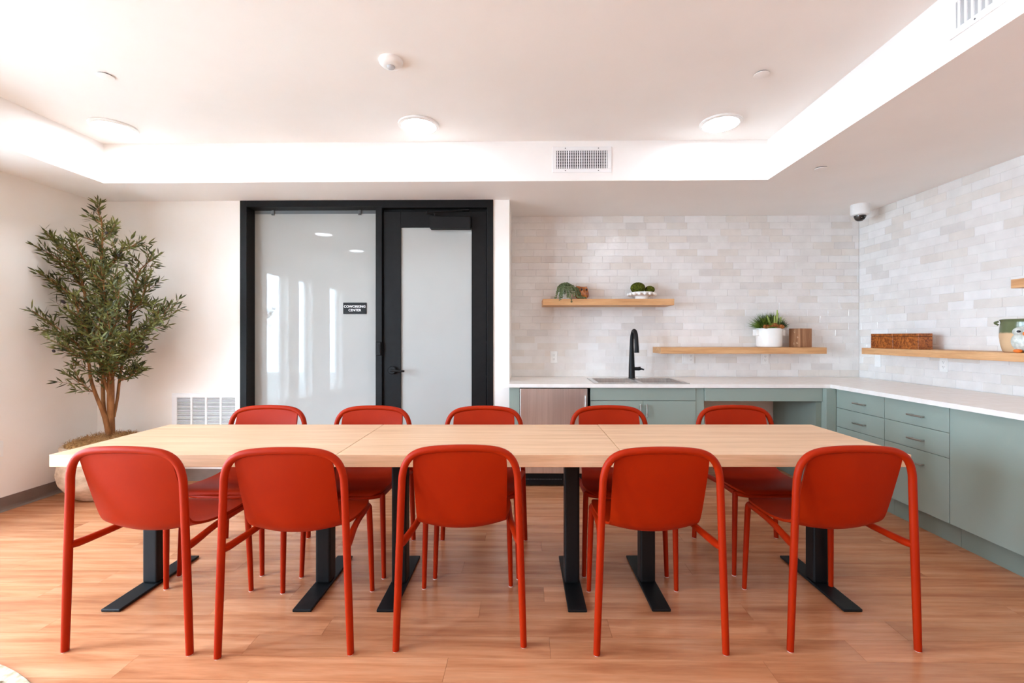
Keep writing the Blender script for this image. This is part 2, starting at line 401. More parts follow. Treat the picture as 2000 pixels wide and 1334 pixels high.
door = tag(empty('door_1', (-0.79, YB, 0)), kind='structure')
D = lambda mb, name, m, parent=door, **kw: W(mb, name, m, parent, door, **kw)
D(MB().box(-.345, FX1, fy0, fy1, 0, ZS, .002), 'jamb', M['black'])
D(MB().box(-1.255, -.345, fy0, fy1, 2.372, ZS, .002), 'head', M['black'])
D(MB().box(-1.255, -.345, YB+.045, YB+.10, 2.346, 2.372, .001), 'door_stop', M['black'])
ly0, ly1 = YB+.012, YB+.057
leaf = D(MB().box(-1.250, -1.098, ly0, ly1, .012, 2.344, .002).box(-.480, -.350, ly0, ly1, .012, 2.344, .002)
  .box(-1.098, -.480, ly0, ly1, 2.208, 2.344, .002).box(-1.098, -.480, ly0, ly1, .012, .26, .002), 'leaf_frame', M['black'])
D(MB().box(-1.098, -.480, ly0+.016, ly0+.028, .26, 2.208), 'glass_pane', M['film'])
rose = MB().lathe([(0, .030), (.030, .030), (.036, .024), (.037, 0), (0, 0)], 28).tube([(0,0,.02), (0,0,.062)], .011, 12).mesh('lever_rose', True, 40)
rose.transform(Matrix.Translation(Vector((-1.168, ly0, .965))-door.location) @ Matrix.Rotation(PI/2, 4, 'X'))
link('lever_rose', rose, M['blackmatte'], door)
D(MB().tube([(-1.168, ly0-.056, .965), (-1.150, ly0-.060, .964), (-1.10, ly0-.060, .961), (-1.052, ly0-.056, .958)], [.012, .011, .010, .009], 10, 4), 'lever', M['blackmatte'], smooth=True)
cl = D(MB().box(-.832, -.482, ly0-.062, ly0, 2.182, 2.290, .006, 2), 'door_closer', M['blackmatte'])
D(MB().tube([(-.79, ly0-.035, 2.288), (-.79, ly0-.035, 2.312)], .012, 10).tube([(-.79, ly0-.035, 2.310), (-.855, ly0-.05, 2.318)], .008, 8).tube([(-.855, ly0-.05, 2.320), (-.53, ly0-.03, 2.348)], .006, 8).tube([(-.855, ly0-.05, 2.310), (-.855, ly0-.05, 2.330)], .012, 8).box(-.56, -.50, ly0-.035, ly0+.05, 2.345, 2.356), 'closer_arm', M['blackmatte'], cl)
D(MB().box(-.352, -.343, ly0-.008, ly0+.004, 1.20, 1.215).box(-.352, -.343, ly0-.008, ly0+.004, .90, .915), 'hinge_pin', M['blackmatte'])

tag(MB().box(FX0-.05, FX1+.05, YB+.16, YB+.20, 0, ZS).build('light_leak_backing', M['wall']), kind='structure')  # added unseen backing wall, keeps sky light out of the door gaps
# ---------------------------------------------------------------- sign on the glass
def text_mesh(s, size, m, depth=.001):
    cu = bpy.data.curves.new('t', 'FONT'); cu.body = s; cu.size = size; cu.align_x = 'CENTER'; cu.align_y = 'CENTER'; cu.extrude = depth; cu.space_character = 1.02; cu.offset = size*.018
    o = bpy.data.objects.new('t', cu); COL.objects.link(o); bpy.context.view_layer.update()
    me = bpy.data.meshes.new_from_object(o.evaluated_get(bpy.context.evaluated_depsgraph_get())); bpy.data.objects.remove(o); me.materials.clear(); me.materials.append(m)
    return me
sg = empty('wall_sign', (-1.535, 4.0435, 1.509)); tag(sg, 'black sign lettered COWORKING CENTER in white on the frosted glass', 'sign')
MB().box(-.1045, .1045, -.006, .0013, -.0505, .0505, .002).build('sign_plate', M['blackmatte'], sg)
for s, z in (('COWORKING', .015), ('CENTER', -.017)):
    me = text_mesh(s, .0300, M['white'], .0006); me.transform(Matrix.Rotation(PI/2, 4, 'X')); link('lettering', me, None, sg, (0, -.0068, z))

# ---------------------------------------------------------------- ceiling fittings
def emis(name, col, st):
    m = bpy.data.materials.new(name); m.use_nodes = True; n, l = m.node_tree.nodes, m.node_tree.links
    p = n['Principled BSDF']; p.inputs['Base Color'].default_value = (.9, .9, .9, 1); p.inputs['Emission Color'].default_value = col; p.inputs['Emission Strength'].default_value = st
    return m
M['lens'] = emis('lit_opal_lens', (.91, 1.01, 1.11, 1), LAMP)
ring_me = MB().lathe([(.118, 0), (.138, 0), (.142, -.004), (.140, -.013), (.128, -.017), (.118, -.017), (.118, 0)], 40).mesh('trim_ring', True, 40); ring_me.materials.append(M['white'])
lens_me = MB().lathe([(.1178, -.010), (.1175, -.0145), (.105, -.0165), (.06, -.0175), (0, -.018)], 40).mesh('lens', True, 60); lens_me.materials.append(M['lens'])
rows = [3.18, 1.58, .32, -1.02, -2.35]; cols = [(-2.925, 'left'), (-.757, 'middle'), (1.346, 'right')]
for ri, y in enumerate(rows):
    for cx, nm in cols:
        if ri == 0:
            lb = {'left': 'lit round ceiling light above the olive tree, in the left tray corner', 'middle': 'lit round ceiling light in front of the black framed door', 'right': 'lit round ceiling light in the right tray corner before the tiled wall'}[nm]
        else:
            lb = 'lit round ceiling light in the %s column, %s row behind the visible one' % (nm, ['', 'first', 'second', 'third', 'fourth'][ri])
        t = empty('ceiling_light', (cx, y, ZC)); tag(t, lb, 'light', 'round lights of the tray ceiling')
        link('trim_ring', ring_me, None, t); link('lens', lens_me, None, t)
def sprinkler(x, y, z, lb):
    t = empty('sprinkler_cover', (x, y, z)); tag(t, lb, 'sprinkler', 'concealed sprinkler covers')
    MB().lathe([(0, -.010), (.038, -.010), (.0415, -.0085), (.042, -.006), (.040, -.006), (0, -.006)], 28).build('cover_plate', M['ceiling'], t, True, 40)
    MB().lathe([(.034, 0), (.036, 0), (.036, -.0062), (.034, -.0062), (.034, 0)], 28).build('collar', M['void'], t)
sprinkler(-2.40, 2.556, ZC, 'small white sprinkler cover on the ceiling above the left light')
sprinkler(1.327, 2.595, ZC, 'small white sprinkler cover on the ceiling above the right light')
sprinkler(2.066, 3.226, ZS, 'small white sprinkler cover under the lowered right soffit')
t = empty('motion_sensor', (-.732, 2.44, ZC)); tag(t, 'white domed motion sensor on the ceiling', 'sensor')
MB().lathe([(0, 0), (.062, 0), (.064, -.006), (.060, -.018), (.048, -.030), (.030, -.034), (0, -.034)], 36).build('housing', M['white'], t, True, 40)
MB().lathe([(.022, -.033), (.0225, -.036), (.018, -.043), (.010, -.046), (0, -.047)], 24).build('sensor_lens', noise_mix(mat('milky_sensor_lens', srgb(190,190,192), .25), srgb(184,184,186), srgb(196,196,198), (60,60,60)), t, True, 60)

# supply grille on the back tray face
def vgrille(name, loc, rz, wd, ht, nb, lb, individually=False, horiz=0, back='void'):
    t = empty(name, loc, rz); tag(t, lb, 'vent', 'ceiling air grilles')
    f = .030
    MB().box(-wd/2, wd/2, -.008, 0, 0, f, .002).box(-wd/2, wd/2, -.008, 0, ht-f, ht, .002).box(-wd/2, -wd/2+f, -.008, 0, f, ht-f, .002).box(wd/2-f, wd/2, -.008, 0, f, ht-f, .002).build('frame', M['whitemetal'], t)
    MB().box(-wd/2+f, wd/2-f, -.0012, 0, f, ht-f).build('duct_opening', M[back], t)
    pitch = (wd-2*f)/nb; allb = MB()
    for i in range(nb):
        x = -wd/2+f+pitch*(i+.5)
        if individually: MB().box(x-pitch*.17, x+pitch*.17, -.007, -.001, f, ht-f).build('blade', M['whitemetal'], t)
        else: allb.box(x-pitch*.20, x+pitch*.20, -.007, -.003, f, ht-f)
    if not individually:
        tag(allb.build('blades', M['whitemetal'], t), kind='stuff')
        hb = MB()
        for i in range(horiz):
            z = f+(ht-2*f)*(i+.5)/horiz; hb.box(-wd/2+f, wd/2-f, -.0028, -.0014, z-.004, z+.004)
        tag(hb.build('cross_bars', noise_mix(mat('grey_vent_bars', srgb(170,170,172), .5), srgb(165,165,167), srgb(175,175,177), (9,9,9)), t), kind='stuff')
    for x in (-wd*.28, wd*.28):
        for z in (f*.45, ht-f*.45): MB().lathe([(.004, -.001), (.004, .0015), (0, .002)], 10).build('screw', M['void'], t, loc=(x, -.008, z), rot=(PI/2, 0, 0))
    return t
vgrille('air_grille', (.4175, TY1, 2.502), 0, .447, .196, 23, 'white louvred air grille on the back face of the ceiling tray', False, 6)
vgrille('air_grille', (TX1, 1.72, 2.525), PI/2*3, .52, .17, 16, 'white air grille on the right tray face at the top edge of the picture', True, 0, 'lit_void')

# dome camera
t = empty('security_camera', (2.99, 4.13, ZS)); tag(t, 'white dome security camera under the soffit by the tiled corner', 'camera')
MB().lathe([(0, 0), (.071, 0), (.073, -.006), (.072, -.075), (.068, -.092), (.056, -.100), (.047, -.100)], 36).build('housing', M['white'], t, True, 40)
dm = MB().lathe([(.047, -.098), (.046, -.112), (.037, -.132), (.020, -.145), (0, -.148)], 28).build('dome', mat('smoked_dome', srgb(58,52,48), .08), t, True, 60)
MB().sphere((0, -.030, -.122), .021, 14, 10).build('lens', mat('camera_lens', srgb(10,10,12), .05), t, True)

# ---------------------------------------------------------------- return air grille in the door wall
t = empty('return_grille', (-2.797, YB, .30)); tag(t, 'white slatted return air grille on the wall beside the black frame', 'vent')
gw, gh = .602, .462
MB().box(-gw/2, gw/2, -.010, 0, 0, .036, .002).box(-gw/2, gw/2, -.010, 0, gh-.036, gh, .002).box(-gw/2, -gw/2+.044, -.010, 0, .036, gh-.036, .002).box(gw/2-.044, gw/2, -.010, 0, .036, gh-.036, .002).build('frame', M['whitemetal'], t)
MB().box(-gw/2+.04, gw/2-.04, -.0012, 0, .036, gh-.036).build('backing', M['void'], t)
for i in range(1, 4):
    x = -gw/2+.044+(gw-.088)*i/4; MB().box(x-.008, x+.008, -.009, -.001, .036, gh-.036).build('divider', M['whitemetal'], t)
sl = MB(); n_ = 32
for i in range(n_):
    z = .036+(gh-.072)*(i+.5)/n_
    sl.box(-gw/2+.044, gw/2-.044, -.0045, .0045, -.0009, .0009, 0, 1, Matrix.Translation((0, -.005, z)) @ Matrix.Rotation(math.radians(38), 4, 'X'))
tag(sl.build('louvres', M['whitemetal'], t), kind='stuff')

# ---------------------------------------------------------------- outlets and switches
M['outletslot'] = mat('outlet_slot', srgb(60,56,54), .6)
def outlet(name, loc, rz, gangs, lb, cat):
    t = empty(name, loc, rz); tag(t, lb, cat, 'white wall plates')
    wd = .070+.046*(len(gangs)-1)
    MB().box(-wd/2, wd/2, -.006, 0, -.0575, .0575, .0025, 2).build('cover_plate', M['white'], t)
    for i, g in enumerate(gangs):
        x = (i-(len(gangs)-1)/2)*.046
        ins = MB().box(x-.0165, x+.0165, -.0078, -.005, -.0335, .0335, .0012).build('rocker' if g == 's' else 'receptacle', M['white'], t)
        if g == 'o':
            for z in (-.019, .019):
                sk = MB().box(x-.0075, x-.0050, -.0082, -.007, z-.002, z+.006).box(x+.0050, x+.0075, -.0082, -.007, z-.002, z+.006).box(x-.002, x+.002, -.0082, -.007, z-.010, z-.006).mesh('socket')
                tag(link('socket', sk, M['outletslot'], ins), kind='stuff')
    return t
outlet('wall_outlet', (.266, YT, 1.055), 0, 'o', 'white wall outlet on the tiles left of the black tap', 'outlet')
outlet('wall_outlet', (1.580, YT, 1.048), 0, 'so', 'white double plate with switch and outlet under the lower back shelf', 'outlet')
outlet('wall_outlet', (2.325, YT, 1.045), 0, 'o', 'white wall outlet under the shelf below the white planter', 'outlet')
outlet('wall_outlet', (XR, 4.24, 1.035), -PI/2, 's', 'white wall plate under the right shelf, nearest the tiled corner', 'outlet')
outlet('wall_outlet', (XR, 3.575, 1.04), -PI/2, 'o', 'white wall outlet under the middle of the right shelf', 'outlet')
outlet('wall_outlet', (XL, 3.18, .453), PI/2, 'o', 'white wall plate low on the left wall at the picture edge', 'outlet')

# ---------------------------------------------------------------- worktop and cabinets
CF, RF = 3.770, 2.490     # worktop front edges
CY, CXF = 3.800, 2.520    # cabinet fronts
ZW = .864
w = MB(); hx0, hx1, hy0, hy1 = .585, 1.335, 3.825, 4.270
w.box(XN+.001, hx0, CF, YT-.001, .834, ZW).box(hx1, RF, CF, YT-.001, .834, ZW).box(hx0, hx1, CF, hy0, .834, ZW).box(hx0, hx1, hy1, YT-.001, .834, ZW).box(RF, XR-.001, .9, YT-.001, .834, ZW)
bmesh.ops.remove_doubles(w.bm, verts=w.bm.verts, dist=1e-5)
tag(w.build('worktop', M['quartz']), 'white quartz L-shaped worktop over the sage green cabinets', 'worktop')

def pull(parent, p, axis, ln, out):   # bar handle; p = centre on the front face, out = outward direction
    p = Vector(p); o = Vector(out); a = Vector(axis)
    m = MB(); m.tube([p-a*ln/2+o*.028, p+a*ln/2+o*.028], .0055, 10)
    for s in (-1, 1): m.tube([p+a*s*ln*.36, p+a*s*ln*.36+o*.028], .0045, 8)
    return m
KICK = .14
# filler next to the wall
t = tag(empty('filler_panel', (-.104, CY, 0)), 'narrow sage green filler panel between the wall and the steel fridge', 'panel', 'cabinet fillers')
MB().box(-.043, .043, 0, .018, KICK, .832, .001).build('panel', M['sage'], t)
MB().box(-.043, .043, .07, .085, 0, KICK).build('toe_kick', M['sageint'], t)
# under-counter fridge
t = tag(empty('undercounter_fridge', (.224, CY, 0)), 'stainless steel under-counter fridge between the filler and the sink cabinet', 'fridge')
MB().box(-.284, .298, .035, .60, .012, .826, .003).build('body', M['blackmatte'], t)
fd = MB().box(-.281, .281, -.006, .032, .115, .824, .005, 2).build('door', M['steel'], t)
link('handle', pull(None, (.262, -.006, .62), (0,0,1), .30, (0,-1,0)).mesh('handle', True, 40), M['nickel'], fd)
kg = MB().box(-.28, .28, .02, .034, .012, .108, .002).build('kick_grille', M['blackmatte'], t)
m = MB()
for i in range(26): m.box(-.25+i*.0125, -.25+i*.0125+.006, .0175, .021, .058, .064)
tag(m.build('grille_slots', M['void'], kg), kind='stuff')
# sink cabinet
X0, X1 = .530, 1.403
t = tag(empty('sink_cabinet', ((X0+X1)/2, CY, 0)), 'sage green sink cabinet with two doors under the sink', 'cabinet', 'sage green base cabinets'); hw = (X1-X0)/2
MB().box(-hw, -hw+.018, .02, .66, KICK, .832).box(hw-.018, hw, .02, .66, KICK, .832).box(-hw, hw, .02, .66, KICK, KICK+.018).box(-hw, hw, .64, .66, KICK, .832).box(-hw, hw, .07, .085, 0, KICK).box(-hw, hw, .02, .038, .70, .74).build('carcass', M['sageint'], t)
MB().box(-hw+.001, hw-.001, 0, .019, .7245, .830, .0012).build('false_front', M['sage'], t)
for s in (-1, 1):
    d = MB().box(0.0015 if s > 0 else -hw+.001, hw-.001 if s > 0 else -.0015, 0, .019, KICK, .7210, .0012).build('door', M['sage'], t)
    link('handle', pull(None, (s*.027, 0, .645), (0,0,1), .105, (0,-1,0)).mesh('handle', True, 40), M['nickel'], d)
# filler, apron and corner of the knee space
t = tag(empty('filler_panel', (1.439, CY, 0)), 'sage green end panel between the sink cabinet and the open knee space', 'panel', 'cabinet fillers')
MB().box(-.036, .034, .006, .66, 0, .832, .001).build('panel', M['sage'], t)
t = tag(empty('apron_panel', (1.957, CY, 0)), 'sage green apron panel above the open knee space', 'panel')
MB().box(-.482, .482, -.012, .007, .7225, .830, .0012).build('front_board', M['sage'], t)
MB().box(-.482, .42, .007, .10, .80, .832).build('support_rail', M['sageint'], t)
t = tag(empty('corner_cabinet', (2.48, CY, 0)), 'plain sage green corner cabinet closing the right of the knee space', 'cabinet', 'sage green base cabinets')
MB().box(-.085, -.067, .008, .66, 0, .832).box(-.067, .04, .008, .026, 0, .832, .001).build('carcass', M['sageint'], t)
MB().box(-.040, .0398, -.058, .0078, KICK, .832, .001).build('corner_filler', M['sage'], t)
# right run
def right_unit(y0, y1, lb, fronts, group='sage green base cabinets'):
    t = tag(empty('drawer_cabinet' if fronts else 'base_cabinet', (CXF, (y0+y1)/2, 0)), lb, 'cabinet', group); h = (y1-y0)/2
    MB().box(.02, .66, -h, -h+.018, KICK, .832).box(.02, .66, h-.018, h, KICK, .832).box(.02, .66, -h, h, KICK, KICK+.018).box(.64, .66, -h, h, KICK, .832).box(.07, .085, -h, h, 0, KICK).box(.02, .04, -h, h, .79, .832).build('carcass', M['sageint'], t)
    if fronts:
        for a, b in ((.681, .830), (.530, .678), (KICK, .527)):
            d = MB().box(0, .019, -h+.0012, h-.0012, a, b, .0012).build('drawer', M['sage'], t)
            zc = (a+b)/2-.008 if b-a < .2 else b-.085
            link('handle', pull(None, (0, -.03, zc), (0,1,0), .115, (-1,0,0)).mesh('handle', True, 40), M['nickel'], d)
    else:
        d = MB().box(0, .019, -h+.0012, h-.0012, KICK, .830, .0012).build('door', M['sage'], t)
    return t
right_unit(3.247, 3.742, 'sage green three-drawer cabinet nearest the tiled corner', True)
right_unit(2.752, 3.245, 'sage green three-drawer cabinet next to the plain flat cabinet', True)
right_unit(1.85, 2.750, 'plain flat sage green cabinet without handles at the right picture edge', False)
right_unit(.92, 1.848, 'plain flat sage green cabinet at the near end of the right run', False)

# sink
t = tag(empty('kitchen_sink', (.96, 4.045, ZW)), 'stainless steel double-bowl drop-in sink in the white worktop', 'sink')
sx, sy = .395, .245
MB().box(-sx, sx, -sy, -sy+.035, .0002, .006, .002).box(-sx, sx, sy-.075, sy, .0002, .006, .002).box(-sx, -sx+.04, -sy+.035, sy-.075, .0002, .006, .002).box(sx-.04, sx, -sy+.035, sy-.075, .0002, .006, .002).box(-.018, .018, -sy+.035, sy-.075, .0002, .006, .002).build('rim', M['sinksteel'], t)
for x0, x1 in ((-sx+.036, -.016), (.016, sx-.036)):
    m = MB(); y0, y1 = -sy+.032, sy-.072; z0 = -.19
    q = [(x0,y0), (x1,y0), (x1,y1), (x0,y1)]; top = [m.bm.verts.new((x,y,.003)) for x,y in q]; bot = [m.bm.verts.new((x*.94+(x0+x1)*.03, y*.94, z0)) for x,y in q]
    m.bm.faces.new(bot)
    for i in range(4): m.bm.faces.new((top[i], top[(i+1)%4], bot[(i+1)%4], bot[i]))
    es = [e for e in m.bm.edges if not (e.verts[0] in top and e.verts[1] in top)]
    bmesh.ops.bevel(m.bm, geom=es, offset=.035, segments=4, affect='EDGES')
    b = m.build('basin', M['sinksteel'], t, True, 60)
    link('drain', MB().lathe([(.042, .001), (.040, .004), (.030, .002), (0, .001)], 20).mesh('drain', True), M['nickel'], b, ((x0+x1)/2, (y0+y1)/2, z0))
# tap
t = tag(empty('kitchen_tap', (.975, 4.245, ZW+.006)), 'matte black gooseneck kitchen tap behind the sink', 'tap')
MB().lathe([(0, 0), (.031, 0), (.031, .006), (.029, .01), (.028, .08), (.022, .24), (.0195, .30), (0, .30)], 24).build('body', M['blackmatte'], t, True, 40)
MB().tube([(0,0,.29), (.001,-.003,.36), (.003,-.016,.405), (.005,-.045,.436), (.006,-.090,.437), (.007,-.125,.41), (.007,-.145,.36), (.007,-.150,.33)], [.0195,.0185,.018,.0175,.0175,.018,.0185,.019], 16, 5).build('spout', M['blackmatte'], t, True, 40)
MB().tube([(.007,-.150,.332), (.008,-.155,.285), (.008,-.158,.242)], [.0188,.0200,.0215], 16).build('spray_head', M['blackmatte'], t, True, 40)
MB().tube([(.012,0,.088), (.062,-.004,.088)], .0165, 14).tube([(.060,-.004,.088), (.082,-.006,.092)], [.018,.016], 12).tube([(.078,-.006,.090), (.108,-.02,.080)], .0075, 10).build('lever_handle', M['blackmatte'], t, True, 40)

# ---------------------------------------------------------------- shelves
SF = YT-.27
def shelf(loc, sz, m, lb):
    o = MB().box(-sz[0]/2, sz[0]/2, -sz[1]/2, sz[1]/2, -sz[2], 0, .0015).build('wall_shelf', m, None, loc=loc); tag(o, lb, 'shelf', 'floating oak shelves'); return o
Z1, Z2 = 1.605, 1.157
shelf((.752, YT-.1352, Z1), (1.21, .27, .058), M['shelfwood'], 'upper floating oak shelf above the tap, carrying the orange owl')
shelf((1.991, YT-.1352, Z2), (1.514, .27, .058), M['shelfwood'], 'lower floating oak shelf on the back tiles, carrying the white planter')
shelf((XR-.1352, 3.055, Z2), (.27, 2.04, .054), M['shelfwood_r'], 'long lower floating oak shelf on the right tiled wall')
shelf((XR-.1352, 2.133, Z1), (.27, 1.40, .054), M['shelfwood_r'], 'upper floating oak shelf on the right wall at the picture edge')

# ---------------------------------------------------------------- tables
def table(cx, cy, rz, lb):
    t = empty('dining_table', (cx, cy, 0), rz); tag(t, lb, 'table', 'three tables pushed together')
    MB().box(-.6265, .6265, -.342, .342, .686, .740, .0015).build('tabletop', M['table'], t)
    for s in (-1, 1):
        x = s*.436
        MB().box(x-.0375, x+.0375, -.0375, .0375, .013, .680, .010, 3).build('column', M['blackmatte'], t)
        MB().box(x-.043, x+.043, -.257, .257, .002, .014, .003, 2).build('foot_plate', M['blackmatte'], t)
        MB().box(x-.043, x+.043, -.24, .24, .679, .686, .002).build('mounting_plate', M['blackmatte'], t)
    return t
R1 = math.radians(.75)
table(-1.4635, 2.306, R1, 'leftmost of the three light oak tables pushed end to end')
table(-.2085, 2.322, R1, 'middle of the three light oak tables pushed end to end')
table(1.0465, 2.344, R1, 'rightmost of the three light oak tables pushed end to end')

# ---------------------------------------------------------------- chairs
def catmull(P, n):
    out = []; Q = [2*P[0]-P[1]] + P + [2*P[-1]-P[-2]]
    for i in range(1, len(Q)-2):
        for k in range(n):
            t = k/n; a, b, c_, d = Q[i-1], Q[i], Q[i+1], Q[i+2]
            out.append(.5*((2*b)+(c_-a)*t+(2*a-5*b+4*c_-d)*t*t+(3*b-a-3*c_+d)*t**3))
    out.append(P[-1]); return out
# shell profile: (y, z, half width, forward curl of the edges, lift of the edges)
prof = [(-.246,.808,.120,.000,.000), (-.243,.790,.176,.004,.000), (-.236,.755,.1865,.012,.000), (-.216,.67,.188,.020,.000), (-.192,.58,.187,.024,.002), (-.170,.51,.186,.024,.010),
        (-.148,.470,.185,.018,.022), (-.110,.444,.184,.006,.028), (-.050,.434,.190,0,.020), (.030,.434,.203,0,.013), (.110,.440,.211,0,.009), (.170,.446,.211,0,.006), (.210,.448,.203,0,.003), (.236,.444,.182,0,.000), (.247,.433,.150,0,-.002)]
prof = [Vector(p) if len(p) == 3 else p for p in prof]
import numpy as np
cp = catmull([np.array(p) for p in prof], 5)
split = min(range(len(cp)), key=lambda i: abs(cp[i][0]+.128) + (0 if cp[i][1] < .5 else 9))
def shell(rows_, name):
    nu = 16; th = .0105; vs_, fs = [], []
    G = []
    for p in rows_:
        y, z, hw_, fw, up = p; r = []
        for k in range(nu+1):
            u = 2*k/nu-1
            e = u*u
            r.append(Vector((u*hw_, y+fw*e, z+up*e)))
        G.append(r)
    nv = len(G)
    N = [[None]*(nu+1) for _ in range(nv)]
    for i in range(nv):
        for k in range(nu+1):
            du = G[i][min(k+1,nu)]-G[i][max(k-1,0)]; dv = G[min(i+1,nv-1)][k]-G[max(i-1,0)][k]
            N[i][k] = dv.cross(du).normalized()
    idx = lambda s, i, k: s*nv*(nu+1)+i*(nu+1)+k
    for s in (0, 1):
        for i in range(nv):
            for k in range(nu+1): vs_.append(G[i][k]+N[i][k]*(th/2 if s == 0 else -th/2))
    for i in range(nv-1):
        for k in range(nu):
            fs.append((idx(0,i,k), idx(0,i,k+1), idx(0,i+1,k+1), idx(0,i+1,k)))
            fs.append((idx(1,i,k), idx(1,i+1,k), idx(1,i+1,k+1), idx(1,i,k+1)))
    for i in range(nv-1):
        fs.append((idx(0,i,0), idx(0,i+1,0), idx(1,i+1,0), idx(1,i,0))); fs.append((idx(0,i,nu), idx(1,i,nu), idx(1,i+1,nu), idx(0,i+1,nu)))
    for k in range(nu):
        fs.append((idx(0,0,k), idx(1,0,k), idx(1,0,k+1), idx(0,0,k+1))); fs.append((idx(0,nv-1,k), idx(0,nv-1,k+1), idx(1,nv-1,k+1), idx(1,nv-1,k)))
    bm = bmesh.new(); me = rawmesh(name, vs_, fs); bm.from_mesh(me); bmesh.ops.recalc_face_normals(bm, faces=bm.faces); bm.to_mesh(me); bm.free()
    me.polygons.foreach_set('use_smooth', [True]*len(me.polygons)); me.set_sharp_from_angle(angle=math.radians(50)); me.materials.append(M['orange']); return me
def chair_proto():
    parts = []   # (name, mesh, [children])
    parts.append(('backrest', shell(cp[:split+1], 'backrest'), []))
    parts.append(('seat', shell(cp[split:], 'seat'), []))
    # rear tube: from the side joint up over the arch
    half = [(.2405,-.2255,.430), (.236,-.226,.56), (.232,-.227,.66), (.2285,-.229,.705), (.217,-.232,.746), (.195,-.236,.777), (.163,-.240,.796), (.12,-.244,.806), (.06,-.247,.811)]
    path = [(-x,y,z) for x,y,z in half] + [(0,-.248,.8125)] + list(reversed(half))
    me = MB().tube(path, .0147, 12, 3).mesh('back_frame', True, 50); me.materials.append(M['orange']); parts.append(('back_frame', me, []))
    gl = MB().lathe([(0, 0), (.0112, 0), (.0116, .003), (0, .003)], 12).mesh('glide', True, 40); gl.materials.append(M['glide'])
    for s in (-1, 1):
        me = MB().tube([(s*.2555,-.2245,.003), (s*.248,-.225,.22), (s*.2405,-.2255,.435)], [.0135,.0147,.0149], 12, 3).mesh('leg', True, 50); me.materials.append(M['orange'])
        parts.append(('leg', me, [(gl, (s*.2555,-.2245,0))]))
        me = MB().tube([(s*.216,.225,.003), (s*.211,.219,.20), (s*.205,.212,.40), (s*.202,.205,.428)], [.0110,.0130,.0142,.0142], 12, 3).mesh('leg', True, 50); me.materials.append(M['orange'])
        parts.append(('leg', me, [(gl, (s*.216,.225,0))]))
        me = MB().tube([(s*.240,-.226,.424), (s*.234,-.190,.420), (s*.225,-.130,.421), (s*.213,-.05,.424), (s*.206,.03,.427), (s*.2045,.11,.429), (s*.204,.17,.430), (s*.201,.206,.429)], [.0140,.0155,.0145,.0138,.0135,.0133,.0135,.0138], 12, 4).mesh('side_rail', True, 50); me.materials.append(M['orange'])
        parts.append(('side_rail', me, []))
    me = MB().tube([(-.202,.205,.427), (-.17,.220,.424), (-.09,.232,.418), (0,.235,.416), (.09,.232,.418), (.17,.220,.424), (.202,.205,.427)], .0130, 12, 4).mesh('front_rail', True, 50); me.materials.append(M['orange']); parts.append(('front_rail', me, []))
    return parts
CH = chair_proto()
def chair(x, y, deg, lb, grp):
    t = empty('dining_chair', (x, y, 0), math.radians(deg)); tag(t, lb, 'chair', grp)
    for nm, me, kids in CH:
        o = link(nm, me, None, t)
        for gm, loc in kids: link('glide', gm, None, o, loc)
near = [(-1.581,2.007,-1.2,'leftmost'), (-.965,1.998,3.4,'second from left'), (-.282,2.050,3.6,'middle'), (.526,2.028,1.2,'second from right'), (1.302,2.060,1.0,'rightmost')]
for x, y, d, nm in near: chair(x, y, d, 'orange-red plastic chair with its back to the viewer, %s of the near row' % nm, 'chairs on the near side')
far = [(-1.612,2.590,181.5,'leftmost'), (-.957,2.580,179.6,'second from left'), (-.262,2.580,180.6,'middle'), (.512,2.612,180.6,'second from right'), (1.303,2.636,180.6,'rightmost')]
for x, y, d, nm in far: chair(x, y, d, 'orange-red plastic chair on the far side facing the viewer, %s of its row' % nm, 'chairs on the far side')

